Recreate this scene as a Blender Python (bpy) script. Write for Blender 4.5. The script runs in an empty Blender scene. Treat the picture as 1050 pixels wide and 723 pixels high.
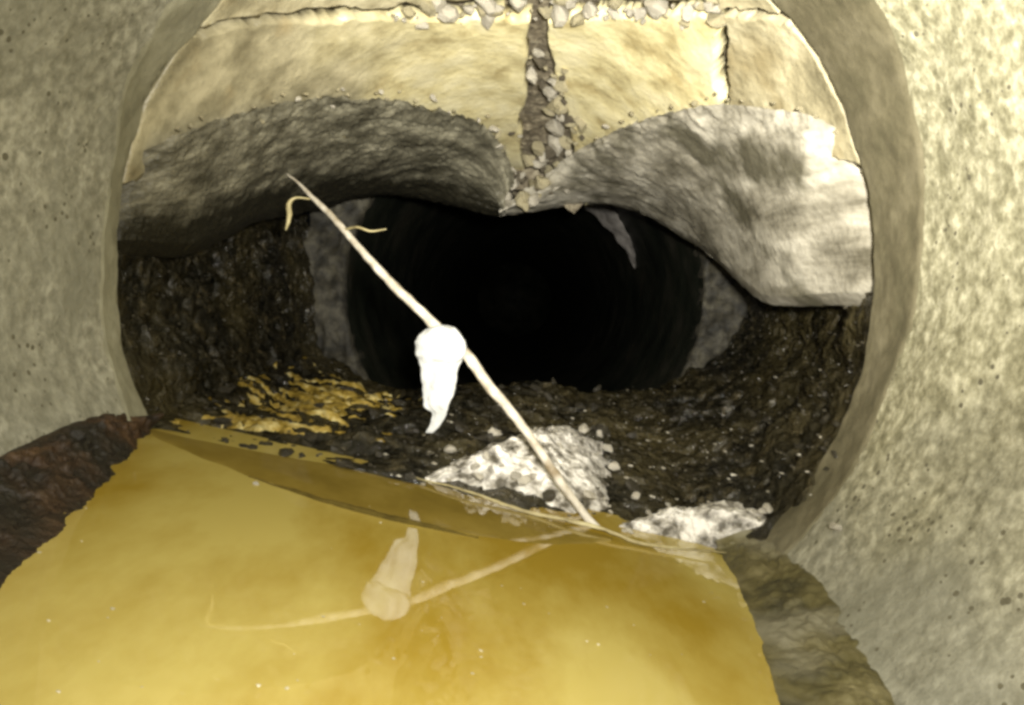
import bpy, math, random
import numpy as np
from mathutils import Vector, Matrix

random.seed(7)
rng = np.random.default_rng(7)
S = bpy.context.scene
COL = S.collection

# ------------------------------------------------------------------ camera
F = 720.0                      # focal length in pixels of the 1050 x 723 photograph
CX, CY = 525.0, 361.5
VPX, VPY = 525.0, 310.0        # where the pipe axis vanishes
ROLL = math.radians(12.6)      # the crawler sits tilted: the water falls to the right of the frame
PITCH = math.atan((CY - VPY) / F)
R = 0.45                       # pipe radius, metres
RING = 0.835                   # distance of the open joint
WATER = -0.241                 # water level (camera at the origin)

# looking along +Y, rolled so that a level line drops to the right of the frame, pitched a little down
fwd0 = Vector((0, 1, 0))
right = Vector((math.cos(ROLL), 0, math.sin(ROLL)))
up0 = Vector((-math.sin(ROLL), 0, math.cos(ROLL)))
fwd = (fwd0 * math.cos(PITCH) - up0 * math.sin(PITCH)).normalized()
up = (up0 * math.cos(PITCH) + fwd0 * math.sin(PITCH)).normalized()

cam_d = bpy.data.cameras.new("camera")
cam = bpy.data.objects.new("camera", cam_d)
COL.objects.link(cam)
cam.matrix_world = Matrix(((right.x, up.x, -fwd.x, 0), (right.y, up.y, -fwd.y, 0), (right.z, up.z, -fwd.z, 0), (0, 0, 0, 1)))
cam_d.sensor_fit = 'HORIZONTAL'
cam_d.sensor_width = 36.0
cam_d.lens = F / 1050.0 * 36.0
cam_d.clip_start = 0.01
cam_d.clip_end = 200.0
S.camera = cam

# ------------------------------------------------------------------ world: underground, next to no light of its own
W = bpy.data.worlds.new("World")
S.world = W
W.use_nodes = True
W.node_tree.nodes["Background"].inputs[0].default_value = (0.6, 0.7, 0.8, 1)
W.node_tree.nodes["Background"].inputs[1].default_value = 0.002

S.view_settings.view_transform = 'Standard'
S.view_settings.look = 'None'
S.view_settings.exposure = 0.0
S.view_settings.gamma = 1.0
S.cycles.pixel_filter_type = 'BLACKMAN_HARRIS'
S.cycles.filter_width = 3.2
S.cycles.max_bounces = 6
S.cycles.use_denoising = True

# ------------------------------------------------------------------ the crawler's head lamps
def lamp(name, loc, target, watts, angle, blend, size, colour):
    d = bpy.data.lights.new(name, 'SPOT')
    d.energy = watts
    d.spot_size = math.radians(angle)
    d.spot_blend = blend
    d.shadow_soft_size = size
    d.color = colour
    o = bpy.data.objects.new(name, d)
    COL.objects.link(o)
    o.location = loc
    o.rotation_euler = (Vector(target) - Vector(loc)).to_track_quat('-Z', 'Y').to_euler()
    return o

lamp("head_lamp", (0.03, -0.02, 0.05), (0.10, 1.25, 0.36), 130, 74, 1.0, 0.02, (1.0, 0.96, 0.86))    # aimed at the crown
lamp("head_lamp", (0.05, -0.03, 0.07), (0.20, 0.80, 0.11), 30, 150, 1.0, 0.02, (1.0, 0.96, 0.86))     # the wide one
lamp("head_lamp", (-0.04, -0.02, 0.05), (-0.16, 0.50, -0.24), 8, 80, 1.0, 0.02, (1.0, 0.96, 0.86))    # down at the water

# ------------------------------------------------------------------ helpers
def ray(px, py):
    d = right * ((px - CX) / F) + up * ((CY - py) / F) + fwd
    return d / d.y                      # scaled so that its y is 1

def at(px, py, depth):
    return ray(px, py) * depth

AX = ray(507, 285) * RING              # pipe axis passes through here
AXX, AXZ = AX.x, AX.z

SAG = 0.17                             # the broken crown drops this much per metre beyond the joint
def on_pipe(px, py, rad=R, lo=0.86, hi=1.75):
    d = ray(px, py)
    t = lo
    for _ in range(12):
        r_ = rad - SAG * max(t - 0.86, 0)
        a = d.x * d.x + d.z * d.z
        b = -2 * (d.x * AXX + d.z * AXZ)
        c = AXX ** 2 + AXZ ** 2 - r_ * r_
        n_ = (-b + math.sqrt(max(b * b - 4 * a * c, 0))) / (2 * a) if a > 1e-9 else hi
        t = 0.5 * t + 0.5 * min(max(n_, lo), hi)
    return d * t

def on_water(px, py, z=WATER):
    d = ray(px, py)
    return d * (z / d.z)

_perm = np.random.default_rng(3).permutation(512).astype(np.int64)
_grad = np.random.default_rng(4).normal(size=(512, 3))
_grad /= np.linalg.norm(_grad, axis=1)[:, None]
def noise(p):
    i = np.floor(p).astype(np.int64)
    f = p - i
    u = f * f * f * (f * (f * 6 - 15) + 10)
    out = 0
    for dx in (0, 1):
        for dy in (0, 1):
            for dz in (0, 1):
                h = _perm[(_perm[(_perm[(i[:, 0] + dx) & 511] + i[:, 1] + dy) & 511] + i[:, 2] + dz) & 511]
                g = _grad[h]
                dot = ((f - np.array((dx, dy, dz))) * g).sum(axis=1)
                w = (u[:, 0] if dx else 1 - u[:, 0]) * (u[:, 1] if dy else 1 - u[:, 1]) * (u[:, 2] if dz else 1 - u[:, 2])
                out = out + dot * w
    return out
def fbm(p, scale, octaves=4, gain=0.5):
    p = np.asarray(p, float) * scale
    a, s = 1.0, 0.0
    for k in range(octaves):
        s = s + a * noise(p + 17.3 * k)
        p = p * 2.03
        a *= gain
    return s

def resample(pts, n):
    """n points along a polyline of tuples, evenly in length, lightly rounded (Catmull-Rom)."""
    pts = np.array(pts, float)
    ext = np.vstack([2 * pts[0] - pts[1], pts, 2 * pts[-1] - pts[-2]])
    fine = []
    for k in range(len(pts) - 1):
        p0, p1, p2, p3 = ext[k:k + 4]
        for t in np.linspace(0, 1, 24, endpoint=False):
            fine.append(0.5 * (2 * p1 + (p2 - p0) * t + (2 * p0 - 5 * p1 + 4 * p2 - p3) * t * t + (3 * p1 - p0 - 3 * p2 + p3) * t ** 3))
    fine.append(pts[-1])
    fine = np.array(fine)
    L = np.concatenate([[0], np.cumsum(np.linalg.norm(np.diff(fine[:, :2], axis=0), axis=1))])
    q = np.linspace(0, L[-1], n)
    return np.stack([np.interp(q, L, fine[:, j]) for j in range(fine.shape[1])], axis=1)

def normals(G):
    du = np.gradient(G, axis=0)
    dv = np.gradient(G, axis=1)
    n = np.cross(du, dv)
    return n / np.maximum(np.linalg.norm(n, axis=2, keepdims=True), 1e-12)

def facing(G, N, toward):
    """flip the normals so that they point to the given point"""
    s = ((np.array(toward) - G) * N).sum()
    return N if s > 0 else -N

def tri_mesh(name, V, faces, uv=None, smooth=True):
    me = bpy.data.meshes.new(name)
    me.from_pydata([tuple(v) for v in V], [], faces)
    if smooth:
        me.polygons.foreach_set("use_smooth", [True] * len(me.polygons))
    if uv is not None:
        lay = me.uv_layers.new(name="UVMap")
        idx = np.empty(len(me.loops), dtype=np.int32)
        me.loops.foreach_get("vertex_index", idx)
        lay.data.foreach_set("uv", np.asarray(uv)[idx].astype(np.float32).ravel())
    me.update()
    return me

def grid_mesh(name, G, back=None, smooth=True, closed_u=False):
    """sheet from an nu x nv x 3 array; back = same-shape array for the far side (gives it thickness)"""
    nu, nv = G.shape[:2]
    du = np.concatenate([[0], np.cumsum(np.linalg.norm(np.diff(G[:, nv // 2], axis=0), axis=1))])
    dv = np.concatenate([[0], np.cumsum(np.linalg.norm(np.diff(G[nu // 2], axis=0), axis=1))])
    uv = np.stack(np.meshgrid(du, dv, indexing='ij'), axis=2).reshape(-1, 2)
    V = G.reshape(-1, 3)
    f = []
    un = nu if closed_u else nu - 1
    for i in range(un):
        a = i * nv
        b = ((i + 1) % nu) * nv
        for j in range(nv - 1):
            f.append((a + j, b + j, b + j + 1, a + j + 1))
    if back is not None:
        o = nu * nv
        V = np.vstack([V, back.reshape(-1, 3)])
        uv = np.vstack([uv, uv])
        f += [(o + d, o + c, o + b, o + a) for a, b, c, d in list(f)]
        edge = [i * nv for i in range(nu)] + [(nu - 1) * nv + j for j in range(1, nv)] + [i * nv + nv - 1 for i in range(nu - 2, -1, -1)] + [j for j in range(nv - 2, 0, -1)]
        for k in range(len(edge)):
            p, q = edge[k], edge[(k + 1) % len(edge)]
            f.append((q, p, p + o, q + o))
    return tri_mesh(name, V, f, uv, smooth)

def link(name, me, material, parent=None):
    o = bpy.data.objects.new(name, me)
    COL.objects.link(o)
    if material is not None and not me.materials:
        me.materials.append(material)
    if parent is not None:
        o.parent = parent
        o.location = -Vector(parent.location)       # the meshes of parts are written in world coordinates
    return o

def tag(o, label=None, cat=None, group=None, kind=None):
    if label: o['label'] = label
    if cat: o['category'] = cat
    if group: o['group'] = group
    if kind: o['kind'] = kind
    return o

def thing(name, loc, label, cat, group=None):
    o = bpy.data.objects.new(name, None)
    COL.objects.link(o)
    o.location = loc
    o.empty_display_size = 0.05
    return tag(o, label, cat, group)

# ------------------------------------------------------------------ materials
def material(name, cols, scale=14.0, stops=(0.3, 0.5, 0.7), rough=0.7, bump=0.3, bscale=90.0, bdist=0.004, speck=None, speck_scale=160.0,
             speck_size=0.25, stretch=None, detail=8.0, spec=0.5, rough_var=0.0, patch=None, patch_scale=5.0, patch_lo=0.5, patch_hi=0.62, side=None, side_map=(1.0, 0.9, 0.42, 0.56, 0.35), lip_shade=None, use_uv=True):
    m = bpy.data.materials.new(name)
    m.use_nodes = True
    nt = m.node_tree
    N, L = nt.nodes, nt.links
    b = N["Principled BSDF"]
    tc = N.new("ShaderNodeTexCoord")
    mp = N.new("ShaderNodeMapping")
    L.new(tc.outputs['UV' if stretch and use_uv else 'Object'], mp.inputs['Vector'])
    if stretch:
        mp.inputs['Scale'].default_value = stretch
    src = mp.outputs['Vector']
    n1 = N.new("ShaderNodeTexNoise")
    n1.inputs['Scale'].default_value = scale
    n1.inputs['Detail'].default_value = detail
    n1.inputs['Roughness'].default_value = 0.62
    L.new(src, n1.inputs['Vector'])
    r = N.new("ShaderNodeValToRGB")
    e = r.color_ramp.elements
    while len(e) < len(cols): e.new(0.5)
    for k, c in enumerate(cols):
        e[k].position = stops[k]
        e[k].color = (*c, 1)
    L.new(n1.outputs['Fac'], r.inputs['Fac'])
    col = r.outputs['Color']
    def mix(fac, a, c):
        x = N.new("ShaderNodeMix"); x.data_type = 'RGBA'
        L.new(fac, x.inputs[0]); L.new(a, x.inputs[6])
        if isinstance(c, tuple): x.inputs[7].default_value = (*c, 1)
        else: L.new(c, x.inputs[7])
        return x.outputs[2]
    if side:                                     # second colours to one side: lime deposits on the pipe, painted shade on the band
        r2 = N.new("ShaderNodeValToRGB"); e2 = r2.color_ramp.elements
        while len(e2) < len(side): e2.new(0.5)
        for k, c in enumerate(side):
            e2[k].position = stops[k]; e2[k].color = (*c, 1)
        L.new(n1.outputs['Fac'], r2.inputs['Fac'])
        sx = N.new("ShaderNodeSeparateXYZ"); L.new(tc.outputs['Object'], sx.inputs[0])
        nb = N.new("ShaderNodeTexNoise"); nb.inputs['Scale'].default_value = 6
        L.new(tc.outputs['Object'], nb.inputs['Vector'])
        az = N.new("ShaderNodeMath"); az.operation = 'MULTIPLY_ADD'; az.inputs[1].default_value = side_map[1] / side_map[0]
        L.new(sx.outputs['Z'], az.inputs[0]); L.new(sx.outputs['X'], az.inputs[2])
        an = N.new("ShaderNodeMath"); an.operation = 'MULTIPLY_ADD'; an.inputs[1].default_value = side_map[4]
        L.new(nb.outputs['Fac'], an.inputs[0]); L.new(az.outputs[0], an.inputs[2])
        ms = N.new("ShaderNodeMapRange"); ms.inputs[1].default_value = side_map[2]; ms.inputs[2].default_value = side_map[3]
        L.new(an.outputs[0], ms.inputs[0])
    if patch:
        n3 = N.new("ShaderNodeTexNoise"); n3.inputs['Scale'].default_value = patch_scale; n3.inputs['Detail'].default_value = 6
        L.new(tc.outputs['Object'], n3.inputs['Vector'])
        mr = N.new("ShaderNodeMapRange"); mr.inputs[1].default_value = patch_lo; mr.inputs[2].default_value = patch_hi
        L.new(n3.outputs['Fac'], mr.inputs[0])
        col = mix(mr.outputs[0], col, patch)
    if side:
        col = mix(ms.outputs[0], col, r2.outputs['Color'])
    hgt = n1.outputs['Fac']
    if speck:
        v = N.new("ShaderNodeTexVoronoi"); v.inputs['Scale'].default_value = speck_scale
        nw = N.new("ShaderNodeTexNoise"); nw.inputs['Scale'].default_value = speck_scale * 0.25
        L.new(tc.outputs['Object'], nw.inputs['Vector'])
        L.new(tc.outputs['Object'], v.inputs['Vector'])
        thr = N.new("ShaderNodeMapRange")       # specks of varied size
        thr.inputs[1].default_value = 0.42; thr.inputs[2].default_value = 0.75
        thr.inputs[3].default_value = 0.0; thr.inputs[4].default_value = speck_size * 2
        L.new(nw.outputs['Fac'], thr.inputs[0])
        lt = N.new("ShaderNodeMath"); lt.operation = 'LESS_THAN'
        L.new(v.outputs['Distance'], lt.inputs[0]); L.new(thr.outputs[0], lt.inputs[1])
        col = mix(lt.outputs[0], col, speck)
    if lip_shade:                                     # shade painted into the lower part's colour, with a ragged upper line
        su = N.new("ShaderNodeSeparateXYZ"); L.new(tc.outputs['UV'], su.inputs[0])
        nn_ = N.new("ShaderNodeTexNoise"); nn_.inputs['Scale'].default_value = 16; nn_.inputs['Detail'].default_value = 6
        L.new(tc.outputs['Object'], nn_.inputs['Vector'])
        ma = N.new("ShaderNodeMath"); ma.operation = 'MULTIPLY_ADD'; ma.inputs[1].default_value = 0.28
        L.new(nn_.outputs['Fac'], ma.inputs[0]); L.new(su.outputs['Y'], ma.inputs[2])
        mt = N.new("ShaderNodeMapRange"); mt.inputs[1].default_value = lip_shade[0] + .14; mt.inputs[2].default_value = lip_shade[1] + .14
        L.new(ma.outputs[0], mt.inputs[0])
        col = mix(mt.outputs[0], col, lip_shade[2])
    L.new(col, b.inputs['Base Color'])
    b.inputs['Roughness'].default_value = rough
    b.inputs['Specular IOR Level'].default_value = spec
    if rough_var:
        mr = N.new("ShaderNodeMapRange")
        mr.inputs[1].default_value = 0.35; mr.inputs[2].default_value = 0.65
        mr.inputs[3].default_value = rough - rough_var; mr.inputs[4].default_value = rough + rough_var
        L.new(n1.outputs['Fac'], mr.inputs[0]); L.new(mr.outputs[0], b.inputs['Roughness'])
    n2 = N.new("ShaderNodeTexNoise"); n2.inputs['Scale'].default_value = bscale; n2.inputs['Detail'].default_value = 5
    L.new(tc.outputs['Object'], n2.inputs['Vector'])
    ad = N.new("ShaderNodeMath"); ad.operation = 'ADD'
    L.new(n2.outputs['Fac'], ad.inputs[0]); L.new(hgt, ad.inputs[1])
    bp = N.new("ShaderNodeBump"); bp.inputs['Strength'].default_value = bump; bp.inputs['Distance'].default_value = bdist
    L.new(ad.outputs[0], bp.inputs['Height']); L.new(bp.outputs['Normal'], b.inputs['Normal'])
    return m

M = {}
M['pipe'] = material("speckled_concrete", [(0.20, 0.192, 0.142), (0.315, 0.304, 0.236), (0.47, 0.455, 0.36)], scale=75, stops=(0.36, 0.5, 0.66), rough=0.75, bump=0.32, spec=0.3,
                     bscale=170, bdist=0.005, speck=(0.13, 0.12, 0.08), speck_scale=85, speck_size=0.17, patch=(0.23, 0.225, 0.17), patch_scale=4.5, patch_lo=0.45, patch_hi=0.68, side=((0.19, 0.178, 0.108), (0.32, 0.302, 0.20), (0.54, 0.515, 0.37)))
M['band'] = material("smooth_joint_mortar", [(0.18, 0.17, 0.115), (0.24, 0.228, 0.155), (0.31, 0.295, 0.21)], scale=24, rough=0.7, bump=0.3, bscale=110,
                     side=((0.085, 0.076, 0.042), (0.125, 0.11, 0.064), (0.18, 0.16, 0.10)), side_map=(1.0, 0.5, 0.22, 0.42, 0.25))  # the broad shade on its right is painted into the colour
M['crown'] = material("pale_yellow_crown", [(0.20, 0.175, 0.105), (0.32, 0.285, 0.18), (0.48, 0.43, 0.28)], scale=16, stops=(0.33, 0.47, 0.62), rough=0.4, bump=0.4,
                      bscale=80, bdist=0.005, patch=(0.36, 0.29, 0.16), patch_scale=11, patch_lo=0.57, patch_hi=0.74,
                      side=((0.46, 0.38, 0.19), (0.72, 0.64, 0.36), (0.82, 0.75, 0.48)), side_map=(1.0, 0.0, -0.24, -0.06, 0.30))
M['crown_dull'] = material("dull_crown", [(0.22, 0.195, 0.12), (0.40, 0.355, 0.225), (0.58, 0.53, 0.36)], scale=18, stops=(0.32, 0.5, 0.66), rough=0.5, bump=0.6, bscale=90,
                      patch=(0.30, 0.25, 0.14), patch_scale=10, patch_lo=0.5, patch_hi=0.66)
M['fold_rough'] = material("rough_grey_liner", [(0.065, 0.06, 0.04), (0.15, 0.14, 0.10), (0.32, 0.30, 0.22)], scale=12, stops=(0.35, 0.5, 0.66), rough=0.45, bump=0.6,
                           bscale=130, bdist=0.006, stretch=(1.0, 1.9, 1), lip_shade=(0.20, 0.30, (0.022, 0.02, 0.012)))  # the lower lip's fade into shade is painted in
M['fold_pale'] = material("pale_streaked_liner", [(0.13, 0.118, 0.085), (0.34, 0.315, 0.25), (0.60, 0.565, 0.47)], scale=13, stops=(0.34, 0.48, 0.62), rough=0.30, bump=0.32,
                          bscale=130, bdist=0.006, stretch=(0.75, 0.30, 1.7), use_uv=False, patch=(0.13, 0.12, 0.085), patch_scale=9, patch_lo=0.52, patch_hi=0.64)
M['mud'] = material("wet_black_sediment", [(0.003, 0.003, 0.002), (0.020, 0.017, 0.009), (0.085, 0.068, 0.034)], scale=34, stops=(0.40, 0.55, 0.72), rough=0.17, bump=0.9,
                    bscale=70, bdist=0.012, rough_var=0.12, spec=0.8, patch=(0.062, 0.050, 0.020), patch_scale=5, patch_lo=0.45, patch_hi=0.75)
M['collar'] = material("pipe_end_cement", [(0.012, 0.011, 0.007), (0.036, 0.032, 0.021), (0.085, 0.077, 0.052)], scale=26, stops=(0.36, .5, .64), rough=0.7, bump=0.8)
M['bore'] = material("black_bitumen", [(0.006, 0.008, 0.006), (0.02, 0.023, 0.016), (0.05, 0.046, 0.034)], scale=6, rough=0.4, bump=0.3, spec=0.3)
M['bore_sheen'] = material("grey_bore_sheen", [(0.16, 0.145, 0.13), (0.30, 0.28, 0.26), (0.42, 0.39, 0.36)], scale=20, rough=0.6, bump=0.2)  # pale colour standing in for a sheen inside the bore
M['soil'] = material("dark_soil", [(0.06, 0.048, 0.03), (0.17, 0.142, 0.095), (0.38, 0.335, 0.235)], scale=60, rough=0.85, bump=0.9, bscale=120)
M['stone'] = material("pale_rubble_stone", [(0.16, 0.145, 0.105), (0.42, 0.385, 0.31), (0.72, 0.68, 0.58)], scale=38, stops=(0.36, 0.5, 0.64), rough=0.45, bump=0.5, bscale=200)
M['dark_stone'] = material("dark_wet_stone", [(0.012, 0.011, 0.008), (0.04, 0.035, 0.024), (0.14, 0.125, 0.09)], scale=30, rough=0.16, bump=0.6, bscale=200)
M['mortar'] = material("wet_pale_mortar", [(0.09, 0.08, 0.06), (0.40, 0.375, 0.33), (0.80, 0.77, 0.71)], scale=40, stops=(0.38, 0.47, 0.56), rough=0.28, bump=0.8, bscale=110, bdist=0.008, spec=0.7)
M['crust'] = material("brown_crust", [(0.012, 0.007, 0.003), (0.045, 0.022, 0.008), (0.12, 0.065, 0.026)], patch=(0.014, 0.011, 0.006), patch_scale=8, patch_lo=0.46, patch_hi=0.62, scale=30, stops=(0.36, 0.52, 0.7), rough=0.55, bump=0.9, bscale=90, bdist=0.01)
M['slime'] = material("olive_slime", [(0.045, 0.04, 0.015), (0.10, 0.085, 0.03), (0.19, 0.165, 0.08)], scale=24, stops=(0.36, 0.52, 0.7), rough=0.6, bump=0.3, bscale=120, bdist=0.004, patch=(0.20, 0.185, 0.125), patch_scale=9, patch_lo=0.5, patch_hi=0.66)
M['stem'] = material("dry_stem", [(0.30, 0.26, 0.19), (0.46, 0.42, 0.34), (0.58, 0.54, 0.46)], scale=45, patch=(0.20, 0.155, 0.09), patch_scale=22, patch_lo=0.52, patch_hi=0.66, rough=0.7, bump=0.2)
M['twig'] = material("thin_twig", [(0.16, 0.13, 0.06), (0.32, 0.27, 0.13), (0.45, 0.40, 0.22)], scale=45, rough=0.6, bump=0.2)
M['shade_line'] = material("dark_shade_line", [(0.05, 0.036, 0.008), (0.09, 0.066, 0.014), (0.14, 0.10, 0.024)], scale=40, rough=0.9, bump=0.3, spec=0.1)  # dark colour for the painted shade line on the water
M['tissue'] = material("wet_tissue", [(0.34, 0.35, 0.34), (0.45, 0.46, 0.455), (0.54, 0.55, 0.54)], scale=34, rough=0.7, bump=0.5, bscale=160)

M['water_shade'] = material("olive_water_shade", [(0.19, 0.135, 0.026), (0.25, 0.18, 0.036), (0.31, 0.23, 0.055)], scale=12, rough=0.02, bump=0.02, bscale=30, spec=0.9)  # darker olive, paints the shade band on the water
M['glare'] = material("yellow_glare", [(0.10, 0.062, 0.010), (0.42, 0.30, 0.06), (0.85, 0.76, 0.40)], scale=40, rough=0.12, bump=0.7, bscale=120, spec=0.8)  # golden colour that paints the glare on wet debris
def water_material():
    m = bpy.data.materials.new("turbid_water")
    m.use_nodes = True
    nt = m.node_tree; N, L = nt.nodes, nt.links
    b = N["Principled BSDF"]
    tc = N.new("ShaderNodeTexCoord")
    n = N.new("ShaderNodeTexNoise"); n.inputs['Scale'].default_value = 6; n.inputs['Detail'].default_value = 7; n.inputs['Roughness'].default_value = 0.6
    mp = N.new("ShaderNodeMapping"); mp.inputs['Scale'].default_value = (1.0, 0.45, 1)
    L.new(tc.outputs['Object'], mp.inputs[0]); L.new(mp.outputs[0], n.inputs['Vector'])
    r = N.new("ShaderNodeValToRGB"); e = r.color_ramp.elements
    e[0].position = 0.38; e[0].color = (0.34, 0.232, 0.030, 1)
    e[1].position = 0.6; e[1].color = (0.50, 0.405, 0.115, 1)
    L.new(n.outputs['Fac'], r.inputs['Fac']); L.new(r.outputs['Color'], b.inputs['Base Color'])
    b.inputs['Roughness'].default_value = 0.012
    b.inputs['IOR'].default_value = 1.65
    w = N.new("ShaderNodeTexNoise"); w.inputs['Scale'].default_value = 14; w.inputs['Detail'].default_value = 2
    L.new(tc.outputs['Object'], w.inputs['Vector'])
    bp = N.new("ShaderNodeBump"); bp.inputs['Strength'].default_value = 0.02; bp.inputs['Distance'].default_value = 0.01
    L.new(w.outputs['Fac'], bp.inputs['Height']); L.new(bp.outputs['Normal'], b.inputs['Normal'])
    return m
M['water'] = water_material()

# ------------------------------------------------------------------ the near pipe, up to the open joint
def ring_grid(y0, y1, rad0, rad1, nu, nv, a0=0.0, a1=2 * math.pi, closed=True, cx=None, cz=None):
    cx = AXX if cx is None else cx
    cz = AXZ if cz is None else cz
    th = np.linspace(a0, a1, nu, endpoint=not closed)
    y = np.linspace(y0, y1, nv)
    rr = np.linspace(rad0, rad1, nv)
    G = np.zeros((nu, nv, 3))
    G[:, :, 0] = cx + np.cos(th)[:, None] * rr[None]
    G[:, :, 2] = cz + np.sin(th)[:, None] * rr[None]
    G[:, :, 1] = y[None]
    return G

def radial(G, amount, cx=None, cz=None):
    cx = AXX if cx is None else cx
    cz = AXZ if cz is None else cz
    d = G.copy(); d[:, :, 0] -= cx; d[:, :, 2] -= cz; d[:, :, 1] = 0
    d /= np.maximum(np.linalg.norm(d, axis=2, keepdims=True), 1e-9)
    return G + d * amount[:, :, None]

pipe = thing("concrete_pipe", (AXX, 0.0, AXZ - R), "speckled grey concrete pipe around the camera, ending at an open joint", "pipe")
TH = np.linspace(0, 2 * math.pi, 640, endpoint=False)
EDGE = np.interp(np.degrees(TH), [0, 45, 90, 135, 180, 225, 270, 315, 360], [.765, .70, .70, .755, .812, .80, .775, .765, .765])
EDGE = EDGE + 0.012 * fbm(np.stack([np.cos(TH), np.sin(TH), 0 * TH], 1), 4, 3)
G = ring_grid(0, 1, R, R, 640, 240)
G[:, :, 1] = -0.7 + (EDGE + 0.7)[:, None] * (np.linspace(0, 1, 240) ** 0.75)[None]
q = G.reshape(-1, 3)
f = fbm(q, 5, 3).reshape(G.shape[:2]) * 0.010 + fbm(q, 60, 3, .6).reshape(G.shape[:2]) * 0.0017
G = radial(G, f)
link("pipe_wall", grid_mesh("pipe_wall", G, closed_u=True), M['pipe'], pipe)
G = ring_grid(0, 1, R - 0.002, R, 640, 34)
G[:, :, 1] = (EDGE - 0.008)[:, None] * (1 - np.linspace(0, 1, 34))[None] + RING * np.linspace(0, 1, 34)[None]
q = G.reshape(-1, 3)
f = fbm(q, 5, 3).reshape(G.shape[:2]) * 0.010 + fbm(q, 40, 3).reshape(G.shape[:2]) * 0.0018
f = f + (0.0025 + 0.003 * np.clip(np.cos(TH), 0, 1))[:, None] * np.clip(1 - np.arange(34) / 4.0, 0, 1)[None]
G = radial(G, f)
G[:, -4:, 1] += fbm(G[:, -1], 25, 3)[:, None] * 0.006
t = G[:, -1, :].copy()
lip = np.stack([t + (t - np.stack([0 * TH + AXX, t[:, 1], 0 * TH + AXZ], 1)) * k for k in (0.012, 0.1, 0.2)], axis=1)
lip[:, :, 1] += 0.004
G = np.concatenate([G, lip], axis=1)
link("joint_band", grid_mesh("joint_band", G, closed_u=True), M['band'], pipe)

# ------------------------------------------------------------------ soil behind the broken crown
G = ring_grid(0.845, 1.6, R + 0.034, R + 0.034 - SAG * 0.74, 160, 110, a0=math.radians(48), a1=math.radians(150), closed=False)
G = radial(G, fbm(G.reshape(-1, 3), 14, 4).reshape(G.shape[:2]) * 0.006 + fbm(G.reshape(-1, 3), 50, 3).reshape(G.shape[:2]) * 0.006)
tag(link("soil", grid_mesh("soil", G), M['soil']), kind='structure')
G = ring_grid(1.5, 1.75, R + 0.03 - SAG * 0.64, R + 0.012 - SAG * 0.89, 70, 50, a0=math.radians(60), a1=math.radians(108), closed=False)
tail_ = G[:, -1:].copy(); ax_ = np.array((AXX, 0, AXZ))
G = np.concatenate([G] + [np.where(np.array((1, 0, 1)) > 0, ax_ + (tail_ - ax_) * k, tail_) + np.array((0, 0.01, 0)) for k in (.96, .92, .89, .86, .83)], axis=1)
G = radial(G, fbm(G.reshape(-1, 3), 30, 4).reshape(G.shape[:2]) * 0.012)
tag(link("soil", grid_mesh("soil", G), M['soil']), kind='structure')

# ------------------------------------------------------------------ cracked crown beyond the joint
crown = thing("broken_pipe_crown", tuple(on_pipe(640, 60)), "pale yellow cracked pipe crown beyond the joint, in pieces with open cracks", "pipe crown")
def fragment(top, bottom, mat, nu=90, nv=50, rough=0.006, label=None, rad=R, lo=0.84, hi=1.8, jag=9.0):
    a = resample(top, nu); b = resample(bottom, nu)
    s = np.linspace(0, 1, nv)
    I = a[:, None] * (1 - s)[None, :, None] + b[:, None] * s[None, :, None]
    e = np.minimum.reduce([np.minimum(np.arange(nu), np.arange(nu)[::-1])[:, None] + 0 * np.arange(nv)[None],
                           np.minimum(np.arange(nv), np.arange(nv)[::-1])[None] + 0 * np.arange(nu)[:, None]])
    q = np.concatenate([I, 0 * I[:, :, :1]], axis=2).reshape(-1, 3)
    wgt = (np.clip(1 - e / 10.0, 0, 1) ** 2)[:, :, None]                # ragged broken edges
    jx = fbm(q, 0.035, 5, .65).reshape(nu, nv); jy = fbm(q + 90, 0.035, 5, .65).reshape(nu, nv)
    I = I + np.stack([jx, jy], axis=2) * wgt * jag
    G = np.array([[on_pipe(p[0], p[1], rad, lo, hi) for p in row] for row in I])
    f = fbm(G.reshape(-1, 3), 9, 3).reshape(nu, nv) * rough * 0.9 + (np.abs(fbm(G.reshape(-1, 3), 40, 3))).reshape(nu, nv) * 0.0018
    G = radial(G, f)
    back = radial(G, np.full((nu, nv), 0.026))
    o = link("shell_fragment", grid_mesh("shell_fragment", G, back), mat, crown)
    if label: o['label'] = label
    return o
fragment([(180, 45), (260, 28), (340, 22), (420, 20), (500, 20), (541, 22)], [(120, 190), (200, 165), (300, 140), (400, 140), (480, 165), (530, 215)], M['crown'],
         label="dull yellow left crown piece")
fragment([(557, 22), (600, 20), (660, 19), (700, 18), (730, 18)], [(604, 215), (628, 176), (662, 152), (700, 138), (737, 130)], M['crown'], label="brightest middle crown piece")
fragment([(743, 20), (790, 22), (830, 30), (880, 40)], [(748, 125), (790, 140), (850, 160), (930, 190)], M['crown_dull'], label="greyish right crown piece")
fragment([(170, -60), (300, -80), (500, -90), (700, -80), (860, -60)], [(160, 32), (300, 12), (440, 4), (500, -3), (560, -6), (640, -4), (733, 2)], M['crown_dull'], label="upper crown piece above the cross crack")
fragment([(740, -70), (800, -70), (900, -60)], [(738, 10), (800, 14), (900, 24)], M['crown_dull'])

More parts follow.
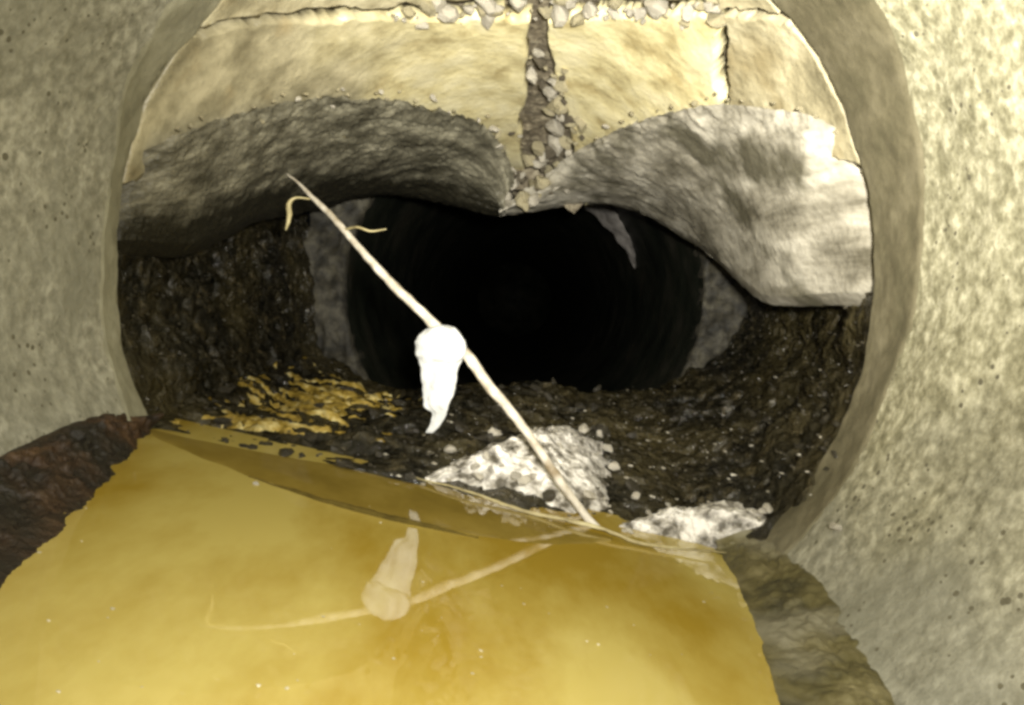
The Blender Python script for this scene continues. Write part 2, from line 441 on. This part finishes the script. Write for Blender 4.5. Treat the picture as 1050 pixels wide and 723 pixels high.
# ------------------------------------------------------------------ the buckled liner: two folds that meet in a V
liner = thing("buckled_liner", tuple(at(515, 218, 1.66)), "buckled grey liner hanging in two folds that meet in a V over the dark opening", "pipe liner")
def fold(top, bottom, mat, label, nu=240, nv=90, bulge=0.03, rough=0.012, fine=0.004, ridge=0.0):
    """top: image points whose depth lies on the pipe; bottom: image points with their depth (x, y, depth)"""
    a = resample(top, nu); b = resample(bottom, nu)
    T = np.array([on_pipe(p[0], p[1], R - 0.026, 0.84, 1.70) for p in a])
    B = np.array([at(p[0], p[1], p[2]) for p in b])
    def smooth(X, w):
        X = np.concatenate([np.repeat(X[:1], w, 0), X, np.repeat(X[-1:], w, 0)])
        return np.stack([np.convolve(X[:, c], np.ones(2 * w + 1) / (2 * w + 1), 'valid') for c in range(3)], 1)
    dT_ = smooth(T[:, 1:2].repeat(3, 1), 16)[:, :1]
    T = T / T[:, 1:2] * np.maximum(dT_, 0.862)
    dB_ = smooth(B[:, 1:2].repeat(3, 1), 10)[:, :1]
    B = B / B[:, 1:2] * np.maximum(dB_, 0.862)
    room = np.clip((T[:, 1] - 0.86) / 0.42, 0, 1); room = room * room * (3 - 2 * room)            # stay behind the joint
    s = np.linspace(0, 1, nv)
    G = T[:, None] * (1 - s)[None, :, None] + B[:, None] * s[None, :, None]
    view = G / np.linalg.norm(G, axis=2, keepdims=True)
    G = G - view * (np.sin(np.pi * s) * bulge)[None, :, None] * room[:, None, None]
    # curl back at the lower lip
    nc = 26
    c = np.linspace(0, 1, nc + 1)[1:]
    lipd = (T - B); lipd /= np.maximum(np.linalg.norm(lipd, axis=1, keepdims=True), 1e-6)
    back = B / np.linalg.norm(B, axis=1, keepdims=True)
    curl = B[:, None] + back[:, None] * (0.09 * np.sin(c * 1.35))[None, :, None] - lipd[:, None] * (0.030 * np.sin(c * 2.6) - 0.05 * c ** 3)[None, :, None]
    G = np.concatenate([G, curl], axis=1)
    n = facing(G, normals(G), (0, 0, 0))
    P = G.reshape(-1, 3)
    U, V = np.meshgrid(np.linspace(0, 1, G.shape[0]), np.linspace(0, 1, G.shape[1]), indexing='ij')
    d = fbm(P, 6, 2) * rough * 1.3 + fbm(P, 38, 4, 0.65) * rough * 0.42 + fbm(P, 130, 2) * fine
    q = np.stack([U.ravel() * 3.2 + 0.25 * fbm(P, 8, 2), V.ravel() * 9 + 1.2 * fbm(P, 6, 2), 0 * U.ravel()], axis=1)
    d = d + ridge * fbm(q, 1.0, 4, .55)
    d = d + 0.012 * np.clip(1 - V.ravel() * 6, 0, 1) * fbm(P, 40, 4, .7)          # crumbled upper edge
    G = G + n * d.reshape(G.shape[:2])[:, :, None] * (0.45 + 0.55 * room[:, None, None])
    o = link("fold", grid_mesh("fold", G), mat, liner)
    o['label'] = label
    return o
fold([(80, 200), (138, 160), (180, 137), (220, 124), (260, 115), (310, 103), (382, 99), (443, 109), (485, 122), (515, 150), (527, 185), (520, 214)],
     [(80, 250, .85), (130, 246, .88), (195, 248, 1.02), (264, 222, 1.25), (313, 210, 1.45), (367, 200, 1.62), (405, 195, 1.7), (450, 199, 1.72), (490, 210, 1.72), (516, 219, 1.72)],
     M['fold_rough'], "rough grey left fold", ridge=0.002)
fold([(512, 216), (545, 192), (580, 162), (620, 140), (660, 122), (700, 112), (735, 107), (790, 112), (840, 122), (880, 150), (905, 175), (935, 210)],
     [(512, 219, 1.72), (545, 210, 1.72), (580, 206, 1.72), (620, 207, 1.7), (660, 217, 1.66), (700, 238, 1.56), (740, 268, 1.4), (775, 297, 1.22), (800, 304, 1.1), (850, 301, .97), (890, 298, .88), (935, 296, .85)],
     M['fold_pale'], "smoother pale right fold with streaks", bulge=0.045, rough=0.008, fine=0.0012, ridge=0.001)

# ------------------------------------------------------------------ the pipe that goes on into the dark
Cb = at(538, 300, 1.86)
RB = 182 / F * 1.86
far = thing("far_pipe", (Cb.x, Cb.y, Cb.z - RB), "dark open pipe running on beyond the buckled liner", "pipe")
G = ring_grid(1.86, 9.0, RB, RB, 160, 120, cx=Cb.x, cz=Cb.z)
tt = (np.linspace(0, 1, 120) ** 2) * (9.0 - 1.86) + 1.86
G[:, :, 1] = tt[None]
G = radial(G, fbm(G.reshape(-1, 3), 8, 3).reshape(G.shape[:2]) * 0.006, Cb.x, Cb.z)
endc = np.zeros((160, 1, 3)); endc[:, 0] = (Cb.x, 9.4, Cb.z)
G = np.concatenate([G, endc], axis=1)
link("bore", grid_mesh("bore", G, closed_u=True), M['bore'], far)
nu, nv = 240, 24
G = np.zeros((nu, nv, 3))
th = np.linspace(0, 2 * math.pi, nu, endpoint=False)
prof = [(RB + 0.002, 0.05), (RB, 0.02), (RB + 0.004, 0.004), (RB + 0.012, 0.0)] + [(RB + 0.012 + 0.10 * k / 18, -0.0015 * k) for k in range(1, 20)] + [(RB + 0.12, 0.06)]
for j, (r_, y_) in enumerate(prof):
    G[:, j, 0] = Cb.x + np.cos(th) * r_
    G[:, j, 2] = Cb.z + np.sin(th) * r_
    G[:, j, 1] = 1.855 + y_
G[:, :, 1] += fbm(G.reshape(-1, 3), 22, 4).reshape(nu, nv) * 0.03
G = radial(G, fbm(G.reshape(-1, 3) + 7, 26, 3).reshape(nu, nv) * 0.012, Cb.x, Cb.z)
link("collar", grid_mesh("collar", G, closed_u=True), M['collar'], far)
# the sheen on the bore's wall, upper right, built as a pale sagging strip
nu, nv = 70, 12
G = np.zeros((nu, nv, 3))
th = np.radians(np.linspace(26, 104, nu))
w_ = np.sin(np.linspace(0.02, math.pi - 0.02, nu)) ** 0.8 * (0.8 + 0.3 * fbm(np.stack([th * 3, th * 0, th * 0], 1), 1.5, 3))
for j in range(nv):
    q = j / (nv - 1)
    r_ = RB - 0.003 - 0.060 * w_ * q
    G[:, j, 0] = Cb.x + np.cos(th) * r_
    G[:, j, 2] = Cb.z + np.sin(th) * r_
    G[:, j, 1] = 2.58 + 0.22 * (1 - w_) + 0.16 * q * w_
G += (fbm(G.reshape(-1, 3), 14, 3).reshape(nu, nv) * 0.008)[:, :, None]
back = G.copy(); back[:, :, 1] += 0.012
link("sheen_strip", grid_mesh("sheen_strip", G, back), M['bore_sheen'], far)

# ------------------------------------------------------------------ black sediment: floor and sides of the cavity
outer = [(95, 190, .855), (108, 255, .855), (116, 330, .85), (148, 425, .845), (200, 452, .842), (300, 470, .84), (420, 493, .838), (520, 520, .836), (620, 549, .835),
         (740, 572, .835), (800, 530, .84), (855, 455, .845), (886, 390, .85), (900, 290, .855), (905, 230, .86)]
inner = [(322, 170, 1.83), (312, 230, 1.83), (312, 300, 1.83), (322, 365, 1.82), (365, 392, 1.75), (420, 403, 1.68), (480, 402, 1.65), (530, 398, 1.62), (580, 402, 1.62), (640, 404, 1.64), (700, 390, 1.7),
         (745, 362, 1.8), (768, 325, 1.83), (772, 280, 1.83), (760, 220, 1.83)]
nu, nv = 300, 150
def by_knots(pts, n):
    pts = np.array(pts, float)
    q = np.linspace(0, len(pts) - 1, n)
    return np.stack([np.interp(q, np.arange(len(pts)), pts[:, j]) for j in range(3)], axis=1)
A = np.array([at(*p) for p in by_knots(outer, nu)]); B = np.array([at(*p) for p in by_knots(inner, nu)])
s = np.linspace(0, 1, nv)
G = A[:, None] * (1 - s)[None, :, None] + B[:, None] * s[None, :, None]
# push the sides outward a little so the cavity is hollow
mid = np.stack([np.full(nu, Cb.x), np.zeros(nu), np.full(nu, Cb.z)], axis=1)
outw = A - mid; outw[:, 1] = 0; outw /= np.linalg.norm(outw, axis=1, keepdims=True)
side = np.clip(np.abs(outw[:, 0]) - 0.6, 0, 0.4) / 0.4
G = G + outw[:, None] * (np.sin(np.pi * s)[None, :] * 0.05 * side[:, None])[:, :, None]
n = facing(G, normals(G), (0, 0.9, 0))
P = G.reshape(-1, 3)
lump = fbm(P, 9, 3) * 0.028 + (1 - 2 * np.abs(fbm(P * np.array((.6, 1, 1.3)), 22, 4))) * 0.014 + fbm(P, 80, 3) * 0.005
lump = lump.reshape(nu, nv) * np.clip(s * 9, 0.25, 1)[None]
G = G + n * lump[:, :, None]
skirt = G[:, :1].copy(); skirt[:, 0, 1] -= 0.03; skirt[:, 0] += outw * 0.0; skirt[:, 0, 2] -= 0.05 * (1 - side)
G = np.concatenate([skirt, G], axis=1)
mud = tag(link("mud", grid_mesh("mud", G), M['mud']), kind='structure')
MUD = G
def mud_at(px, py):
    """the point of the sediment that shows nearest this pixel"""
    V = MUD.reshape(-1, 3)
    d = ray(px, py); d = np.array(d); d /= np.linalg.norm(d)
    t = V @ d
    e = np.linalg.norm(V - t[:, None] * d, axis=1) / np.maximum(t, 0.1) * F
    ok = np.where(e < 5)[0]
    k = ok[np.argmin(t[ok])] if len(ok) else np.argmin(e)
    return Vector(V[k])

# ------------------------------------------------------------------ water
nu, nv = 80, 140
G = np.zeros((nu, nv, 3))
G[:, :, 0] = np.linspace(-0.47, 0.47, nu)[:, None] + AXX
G[:, :, 1] = np.linspace(-0.69, 0.90, nv)[None]
G[:, :, 2] = WATER
tag(link("water", grid_mesh("water", G), M['water']), kind='structure')

# the shade band at the far left end of the water, laid on as an olive sheet
a = resample([(150, 440), (200, 452), (300, 471), (420, 492), (520, 521), (625, 552)], 90)
b = resample([(152, 446), (205, 470), (262, 493), (330, 515), (400, 532), (480, 550), (560, 560), (627, 556)], 90)
sl = np.linspace(0, 1, 24)
G = np.array([[on_water(*(p * (1 - t) + q * t)) for t in sl] for p, q in zip(a, b)])
G[:, :, 2] = WATER + 0.0022 * (1 - sl[None] ** 4) - 0.0006 + fbm(G.reshape(-1, 3), 20, 3).reshape(90, 24) * 0.0005
G[:, :, 0] += fbm(G.reshape(-1, 3), 25, 3).reshape(90, 24) * 0.01
tag(link("water_shade", grid_mesh("water_shade", G), M['water_shade']), kind='structure')

# ------------------------------------------------------------------ crust and slime where the wall meets the water
def bank(name, upper, lower, mat, nu=280, nv=60, bulge=0.02, rough=0.01, fringe=0.012):
    a = resample(upper, nu); b = resample(lower, nu)
    T = np.array([on_pipe(p[0], p[1], R - 0.002, 0.2, RING) for p in a])
    B = np.array([on_water(p[0], p[1]) for p in b])
    K = np.array([on_pipe(*(p * 0.45 + q * 0.55), R - 0.002, 0.2, RING) for p, q in zip(a, b)])
    K[:, 2] = np.maximum(K[:, 2], WATER + 0.004)
    s = np.linspace(0, 1, nv)
    s_ = s[None, :, None]
    G = T[:, None] * (1 - s_) ** 2 + K[:, None] * 2 * s_ * (1 - s_) + B[:, None] * s_ ** 2
    n = facing(G, normals(G), (0, 0.4, 0.3))
    P = G.reshape(-1, 3)
    d = (fbm(P, 14, 3) * rough + np.abs(fbm(P, 40, 3)) * rough * 1.2).reshape(nu, nv) * np.clip(s * 4, 0, 1)[None] + bulge * np.sin(np.pi * s)[None] - 0.007 * np.clip(1 - s * 2.2, 0, 1)[None]
    d = d * (1 - s[None] ** 3)
    G = G + n * d[:, :, None]
    G[:, :, 0] += (fbm(P, 30, 4).reshape(nu, nv)) * fringe * s[None] ** 2
    sk = G[:, -1:].copy(); sk[:, 0, 2] -= 0.06
    G = np.concatenate([G, sk], axis=1)
    return link(name, grid_mesh(name, G), mat)
tag(bank("wall_crust", [(-140, 540), (-60, 495), (0, 462), (50, 440), (90, 425), (125, 418), (150, 425)],
         [(-140, 760), (-60, 665), (0, 598), (50, 552), (90, 512), (125, 472), (156, 440)], M['crust'], bulge=0.008, rough=0.016, fringe=0.012),
    "dark reddish brown crust on the left wall above the waterline", "crust", kind='stuff')
tag(bank("wall_slime", [(735, 556), (780, 545), (830, 575), (880, 640), (930, 723), (990, 830)],
         [(736, 566), (752, 590), (770, 630), (786, 680), (800, 723), (830, 830)], M['slime'], bulge=0.003, rough=0.009, fringe=0.005),
    "olive brown slime on the right wall beside the yellow water", "slime", kind='stuff')

# ------------------------------------------------------------------ stones
def stone_mesh(name, seed, mat, sub=2):
    import bmesh
    bm = bmesh.new()
    bmesh.ops.create_icosphere(bm, subdivisions=sub, radius=1.0)
    v = np.array([x.co[:] for x in bm.verts])
    d = 1 + 0.6 * fbm(v + seed * 9.7, 0.9, 2) + 0.25 * fbm(v + seed * 3.1, 2.2, 2)
    v = v * d[:, None]
    for _ in range(9):                                       # broken faces
        q = rng.normal(size=3); q /= np.linalg.norm(q)
        h = rng.uniform(0.32, 0.68)
        ov = np.maximum(v @ q - h, 0)
        v = v - ov[:, None] * q
    for k, x in enumerate(bm.verts): x.co = v[k]
    me = bpy.data.meshes.new(name)
    bm.to_mesh(me); bm.free()
    me.materials.append(mat)
    return me
PALE = [stone_mesh("stone", k, M['stone']) for k in range(8)]
DARK = [stone_mesh("stone", 20 + k, M['dark_stone']) for k in range(6)]
GREY = [stone_mesh("stone", 50 + k, M['crown_dull']) for k in range(5)]
BROWN = [stone_mesh("stone", 70 + k, M['soil']) for k in range(4)]
def stone(me, p, size, label, group, name="stone", cat="stone", flat=0.7):
    o = bpy.data.objects.new(name, me)
    COL.objects.link(o)
    o.location = p
    o.scale = (size * rng.uniform(.8, 1.2), size * rng.uniform(.8, 1.2), size * flat)
    o.rotation_euler = (rng.uniform(-.5, .5), rng.uniform(-.5, .5), rng.uniform(0, 6.28))
    return tag(o, label, cat, group)

# wedged in the cleft of the crown, above the V
for k in range(58):
    t_ = (k + 0.5) / 58
    py = 55 + 155 * t_
    px = 550 + 30 * math.sin(t_ * 2.4) - 62 * max(0, t_ - 0.6) + rng.normal() * (8 + 24 * math.exp(-((t_ - 0.64) / 0.18) ** 2))
    p = on_pipe(px, py, R - 0.004, 0.86, 1.66) * (1.0 if py < 150 else 0.985)
    stone((PALE[k % 8], GREY[k % 5], BROWN[k % 4])[(0, 1, 2, 0, 2, 1, 1)[k % 7]], p, rng.choice([3, 4, 5, 7, 10, 12]) / F * p.y, "pale broken stone wedged in the cleft above the V of the liner", "stones in the crown cleft", flat=0.85)
rimL = resample([(175, 138), (260, 115), (310, 103), (382, 99), (443, 109), (485, 122), (515, 150), (530, 190)], 38)
rimR = resample([(545, 190), (580, 162), (620, 140), (660, 122), (700, 112), (735, 107), (790, 112), (840, 122), (885, 150)], 30)
for side_, rim in (("left", rimL), ("right", rimR)):
    for k, q in enumerate(rim):
        near_v = math.exp(-((q[0] - 535) / 70) ** 2)
        p = on_pipe(q[0] + rng.normal() * 5, q[1] + rng.normal() * 5 - 2, R - 0.020, 0.86, 1.68)
        stone(PALE[k % 8] if rng.random() < 0.15 + 0.6 * near_v else GREY[k % 5], p, rng.uniform(2.0, 4.6 + 4 * near_v) / F * p.y,
              "small broken stone along the crumbled upper edge of the %s liner fold" % side_, "stones along the %s fold edge" % side_, flat=0.8)
for px, py, sz in ((512, 190, 9), (519, 199, 8), (527, 190, 10), (516, 181, 9), (524, 178, 8), (521, 208, 7), (532, 201, 7), (536, 184, 8)):
    p = at(px, py, 1.69)
    stone(PALE[(px + py) % 8] if px % 2 else BROWN[py % 4], p, sz / F * p.y, "broken stone jammed in the point of the V over the dark opening", "stones in the point of the V", flat=0.9)
# crumbs along the cross crack at the very top of the frame
for k in range(58):
    px = 400 + 340 * (k + rng.uniform(0, 1)) / 58
    py = 9 + rng.normal() * 6 + 4 * abs(px - 570) / 170
    p = on_pipe(px, py, R - 0.003, 0.8, 1.7)
    stone(PALE[(k * 3) % 8] if k % 3 else GREY[k % 5], p, rng.choice([2.5, 4, 6, 8, 11, 14]) / F * p.y, "white crumb of mortar in the cross crack at the top of the crown", "crumbs in the cross crack", flat=0.85)

# two pale heaps by the waterline
def heap(name, outline, depth, height, mat, label, cat, seed):
    """lumpy mass: outline in image points on the floor, front edge by the water"""
    o_ = resample(outline + [outline[0]], 90)
    pts = [mud_at(p[0], p[1]) for p in o_]
    c = sum(pts, Vector()) / len(pts)
    nv = 40
    G = np.zeros((90, nv, 3))
    pts = [p + (p - c) * (0.25 * float(fbm(np.array([[p.x, p.y, seed]]), 18, 3)[0])) for p in pts]
    for i, p in enumerate(pts):
        for j in range(nv):
            q = j / (nv - 1)
            v = p.lerp(c, q)
            G[i, j] = (v.x, v.y, v.z - 0.015 + height * math.sin(q * math.pi / 2) ** 1.15)
    P = G.reshape(-1, 3) + seed
    d = (1 - 2 * np.abs(fbm(P, 11, 2))) * 0.014 + fbm(P, 50, 4, .65) * 0.010
    G[:, :, 2] += d.reshape(90, nv) * np.linspace(0.2, 1, nv)[None]
    G[:, :, 1] += fbm(P + 5, 30, 3).reshape(90, nv) * 0.006
    return tag(link(name, grid_mesh(name, G, closed_u=False), mat), label, cat)
heap("mortar_lump", [(414, 487), (500, 502), (560, 522), (612, 545), (634, 515), (630, 470), (618, 436), (580, 428), (530, 440), (470, 466)], 0.9, 0.050, M['mortar'],
     "pale crumbling lump of mortar at the waterline under the leaning stem", "mortar lump", 1.0)
heap("mortar_slab", [(600, 543), (660, 556), (745, 569), (778, 545), (795, 522), (765, 506), (705, 510), (650, 520), (615, 526)], 0.88, 0.020, M['mortar'],
     "low whitish patch of mortar at the right end of the waterline", "mortar slab", 4.0)

# loose stones on and around the heaps
for k in range(38):
    px = 455 + 180 * rng.random(); py = 440 + 95 * rng.random()
    edge = 492 + (px - 440) * 0.29
    if py > edge + 4: py = edge - 20 * rng.random()
    p = mud_at(px, py); p.z += 0.022 if 480 < px < 620 and py > 445 else 0.002
    stone(PALE[k % 8] if rng.random() < .85 else DARK[k % 6], p, rng.choice([2.5, 3.5, 5, 7, 9]) / F * p.y, "small pale stone lying on the crumbling mortar lump", "stones on the mortar lump")
for k in range(16):
    px = 640 + 145 * rng.random(); py = 515 + 40 * rng.random()
    p = mud_at(px, py); p.z += 0.012
    stone(PALE[k % 8], p, rng.uniform(4, 8) / F * p.y, "small pale stone on the whitish patch right of the stem foot", "stones on the right patch")
for k in range(66):
    px = 200 + 660 * rng.random(); py = 385 + 120 * rng.random()
    p = mud_at(px, py); p.z += 0.002
    stone(DARK[k % 6], p, rng.uniform(5, 11) / F * p.y, *(("dark wet stone sunk in the sediment left of the hanging tissue", "dark stones on the left") if px < 430 else
          ("dark wet stone sunk in the sediment behind the pale mortar lump", "dark stones behind the mortar lump") if px < 630 else
          ("dark wet stone on the sediment slope right of the mortar lump", "dark stones on the right slope")), flat=0.6)
# fine gravel
vs, fs = [], []
base = np.array([v.co[:] for v in stone_mesh("gravel", 40, M['dark_stone'], 1).vertices])
fbase = [tuple(p.vertices) for p in bpy.data.meshes["gravel"].polygons]
nrm = facing(MUD, normals(MUD), (0, 0.9, 0))
for k in range(1500):
    i = rng.integers(10, MUD.shape[0] - 10); j = rng.integers(2, MUD.shape[1] - 2)
    p = MUD[i, j] + nrm[i, j] * 0.001
    sz = rng.uniform(0.002, 0.0055)
    q = rng.normal(size=(3, 3)); q, _ = np.linalg.qr(q)
    o0 = sum(len(x) for x in vs[:0]) + len(vs) * len(base)
    vs.append(p + (base @ q) * sz * np.array((1, 1, .7)))
    fs += [tuple(a + o0 for a in f_) for f_ in fbase]
tag(link("gravel", tri_mesh("gravel", np.vstack(vs), fs, smooth=False), M['dark_stone']), kind='stuff')

# glints on the wet floor of the cavity, built as pale bits
vs, fs = [], []
for k in range(170):
    px = rng.uniform(390, 840); py = rng.uniform(402, 515)
    p = np.array(mud_at(px, py))
    sz = 0.0010 + 0.0042 * rng.random() ** 2.5
    q, _ = np.linalg.qr(rng.normal(size=(3, 3)))
    o0 = len(vs) * len(base)
    vs.append(p + (base @ q) * sz * np.array((1.5, 1, .5)))
    fs += [tuple(a + o0 for a in f_) for f_ in fbase]
tag(link("pale_glints", tri_mesh("pale_glints", np.vstack(vs), fs, smooth=False), M['stone']), "pale bits standing in for glints on the wet black sediment", "grit", kind='stuff')

# white chip on the right wall
p = on_pipe(858, 541, R - 0.006, 0.3, RING)
stone(PALE[2], p, 0.009, "lone white chip stuck on the right pipe wall above the slime", None, "chip", "chip", 0.6)
p = on_water(263, 497)
stone(PALE[4], Vector((p.x, p.y, WATER + 0.001)), 0.005, "tiny white flake floating on the yellow water", None, "flake", "flake", 0.3)

# ------------------------------------------------------------------ stem, twigs, tissue
def tube(name, pts, radii, mat, parent=None, seg=14, n=60, wob=0.0):
    P = resample([tuple(p) + (r,) for p, r in zip(pts, radii)], n) if True else None
    C = P[:, :3]; Rr = P[:, 3]
    T = np.gradient(C, axis=0); T /= np.linalg.norm(T, axis=1, keepdims=True)
    ref = np.array((0, 1, 0.13))
    X = np.cross(T, ref); X /= np.linalg.norm(X, axis=1, keepdims=True)
    Y = np.cross(T, X)
    a = np.linspace(0, 2 * math.pi, seg, endpoint=False)
    G = C[None] + Rr[None, :, None] * (np.cos(a)[:, None, None] * X[None] + np.sin(a)[:, None, None] * Y[None])
    if wob:
        G = G + (fbm(G.reshape(-1, 3), 60, 3).reshape(G.shape[:2]) * wob)[:, :, None]
    c0, c1 = np.repeat(C[None, :1], seg, 0), np.repeat(C[None, -1:], seg, 0)
    return link(name, grid_mesh(name, np.concatenate([c0, G, c1], axis=1), closed_u=True), mat, parent)

def stem_depth(px, py):
    L_ = math.hypot(px - 615, py - 548) * (1 if py < 548 else -1)
    return 1 / (1 / RING - 0.080 * L_ / 258 - 0.10 * (max(L_ - 300, 0) / 188) ** 1.5)
def sp(px, py): return at(px, py, stem_depth(px, py))
stem = thing("dry_stem", tuple(sp(622, 552)), "long pale dry stem leaning from the waterline up to the left fold", "plant stem")
tube("stalk", [sp(648, 562), sp(628, 553), sp(604, 533), sp(585, 508), sp(566, 482), sp(544, 449), sp(520, 417), sp(500, 394), sp(480, 366), sp(455, 343), sp(430, 318), sp(400, 289), sp(370, 256), sp(344, 226), sp(320, 202), sp(305, 187), sp(293, 178)],
     [0.00215, 0.00361, 0.00482, 0.00516, 0.00585, 0.00568, 0.00619, 0.00705, 0.00671, 0.00722, 0.00602, 0.00585, 0.00464, 0.00430, 0.00327, 0.00198, 0.00077], M['stem'], stem, wob=0.0011, n=140)
tube("side_shoot", [sp(318, 204), at(303, 203, 1.00), at(296, 210, 1.00), at(297, 222, 1.00), at(293, 236, 1.00)], [.0012, .0015, .0035, .0035, .0012], M['twig'], stem, n=30)
tube("side_shoot", [sp(352, 236), at(366, 233, .95), at(380, 237, .945), at(396, 235, .94)], [.0018, .0015, .0013, .0006], M['twig'], stem, n=24)
tw = [on_water(412, 489), on_water(470, 507), on_water(540, 527), on_water(606, 545), on_water(660, 560), on_water(742, 572)]
tag(tube("thin_twig", [(p.x, p.y - 0.004, WATER + 0.004 + 0.004 * (k % 2)) for k, p in enumerate(tw)], [.0008, .0014, .002, .0022, .002, .0008], M['twig'], wob=0.0015),
    "thin yellowish twig lying along the far edge of the water", "twig")

tissue = thing("wet_tissue", tuple(sp(450, 350)), "white wet tissue wrapped on the leaning stem, its end hanging down", "tissue")
dT = stem_depth(452, 350) - 0.012
def hang(name, rows, n_seg=40, nrow=40, folds=5, depth=dT, thick=0.011, seed=0.0):
    """rows: (y, left x, right x) down the picture; a folded sheet with elliptical section"""
    rr = resample([(y, l, r) for y, l, r in rows], nrow)
    G = np.zeros((n_seg, nrow, 3))
    a = np.linspace(0, 2 * math.pi, n_seg, endpoint=False)
    for j in range(nrow):
        y, l, r = rr[j]
        for i in range(n_seg):
            w = (r - l) / 2
            cx = (l + r) / 2
            prof = 1 + 0.18 * math.sin(folds * a[i] + seed + 0.8 * math.sin(j * 0.13))
            px = cx + w * math.cos(a[i])
            th_ = thick * min(1, (2.2 * w / 50)) * prof
            G[i, j] = at(px, y, depth - th_ * math.sin(a[i]))
    d = fbm(G.reshape(-1, 3), 70, 4).reshape(n_seg, nrow) * 0.0026
    G = G + d[:, :, None]
    c0, c1 = np.repeat(G[:, :1].mean(0, keepdims=True), n_seg, 0), np.repeat(G[:, -1:].mean(0, keepdims=True), n_seg, 0)
    return link(name, grid_mesh(name, np.concatenate([c0, G, c1], axis=1), closed_u=True), M['tissue'], tissue)
hang("knot", [(334, 448, 456), (337, 438, 467), (343, 430, 474), (350, 426, 478), (358, 426, 479), (366, 428, 476), (372, 434, 470)], folds=6, thick=0.015)
hang("hanging_end", [(348, 428, 476), (362, 428, 475), (380, 432, 470), (400, 433, 466), (414, 434, 461), (419, 437, 460), (423, 442, 458), (432, 442, 454), (438, 440, 450), (444, 436, 444)], folds=7, thick=0.009, seed=1.3)

# glare on the wet debris left of the opening, painted as a golden sheet
sub_ = MUD[10:170, 1:130]
nn = facing(MUD, normals(MUD), (0, 0.9, 0))[10:170, 1:130]
cm = np.array(cam.matrix_world.inverted())
Pc = sub_.reshape(-1, 3) @ cm[:3, :3].T + cm[:3, 3]
ix, iy = CX - F * Pc[:, 0] / Pc[:, 2], CY + F * Pc[:, 1] / Pc[:, 2]
msk = np.maximum(np.exp(-(((ix - 335) / 85) ** 2 + ((iy - 408 - (ix - 335) * -0.12) / 24) ** 2)), np.exp(-(((ix - 275) / 85) ** 2 + ((iy - 436 - (ix - 275) * 0.13) / 9) ** 2)))
P = sub_.reshape(-1, 3) * np.array((0.3, 0.9, 1.0))
hgt = fbm(P, 44, 4, .6) * 0.019 - 0.0085 + 0.0120 * msk
G = sub_ + nn * np.where(msk > 0.06, np.clip(hgt, -0.006, 0.007), -0.012).reshape(sub_.shape[:2])[:, :, None]
tag(link("yellow_glare", grid_mesh("yellow_glare", G), M['glare']), "golden painted glare on the black sediment left of the dark opening", "glare", kind='stuff')

# dark front line of the water's shade band, laid on as a thin tube
rt = [(255, 489), (300, 504), (345, 518), (395, 531), (440, 541), (490, 552)]
tag(tube("dark_shade_line", [(lambda v: (v.x, v.y, WATER + 0.0005))(on_water(*p)) for p in rt], [.0006, .0022, .0036, .0040, .0030, .0008], M['shade_line'], wob=0.0012, n=80),
    "dark thin line of painted shade on the yellow water along the olive shade sheet", "shade_line")

# grit afloat
vs, fs = [], []
for k in range(46):
    p = on_water(rng.uniform(40, 760), rng.uniform(470, 715))
    sz = rng.uniform(0.0006, 0.0017)
    q, _ = np.linalg.qr(rng.normal(size=(3, 3)))
    o0 = len(vs) * len(base)
    vs.append(np.array((p.x, p.y, WATER + 0.0004)) + (base @ q) * sz * np.array((1.4, 1, .5)))
    fs += [tuple(a + o0 for a in f_) for f_ in fbase]
tag(link("floating_grit", tri_mesh("floating_grit", np.vstack(vs), fs, smooth=False), M['crown_dull']), "tiny pale grit floating on the yellow water", "grit", kind='stuff')
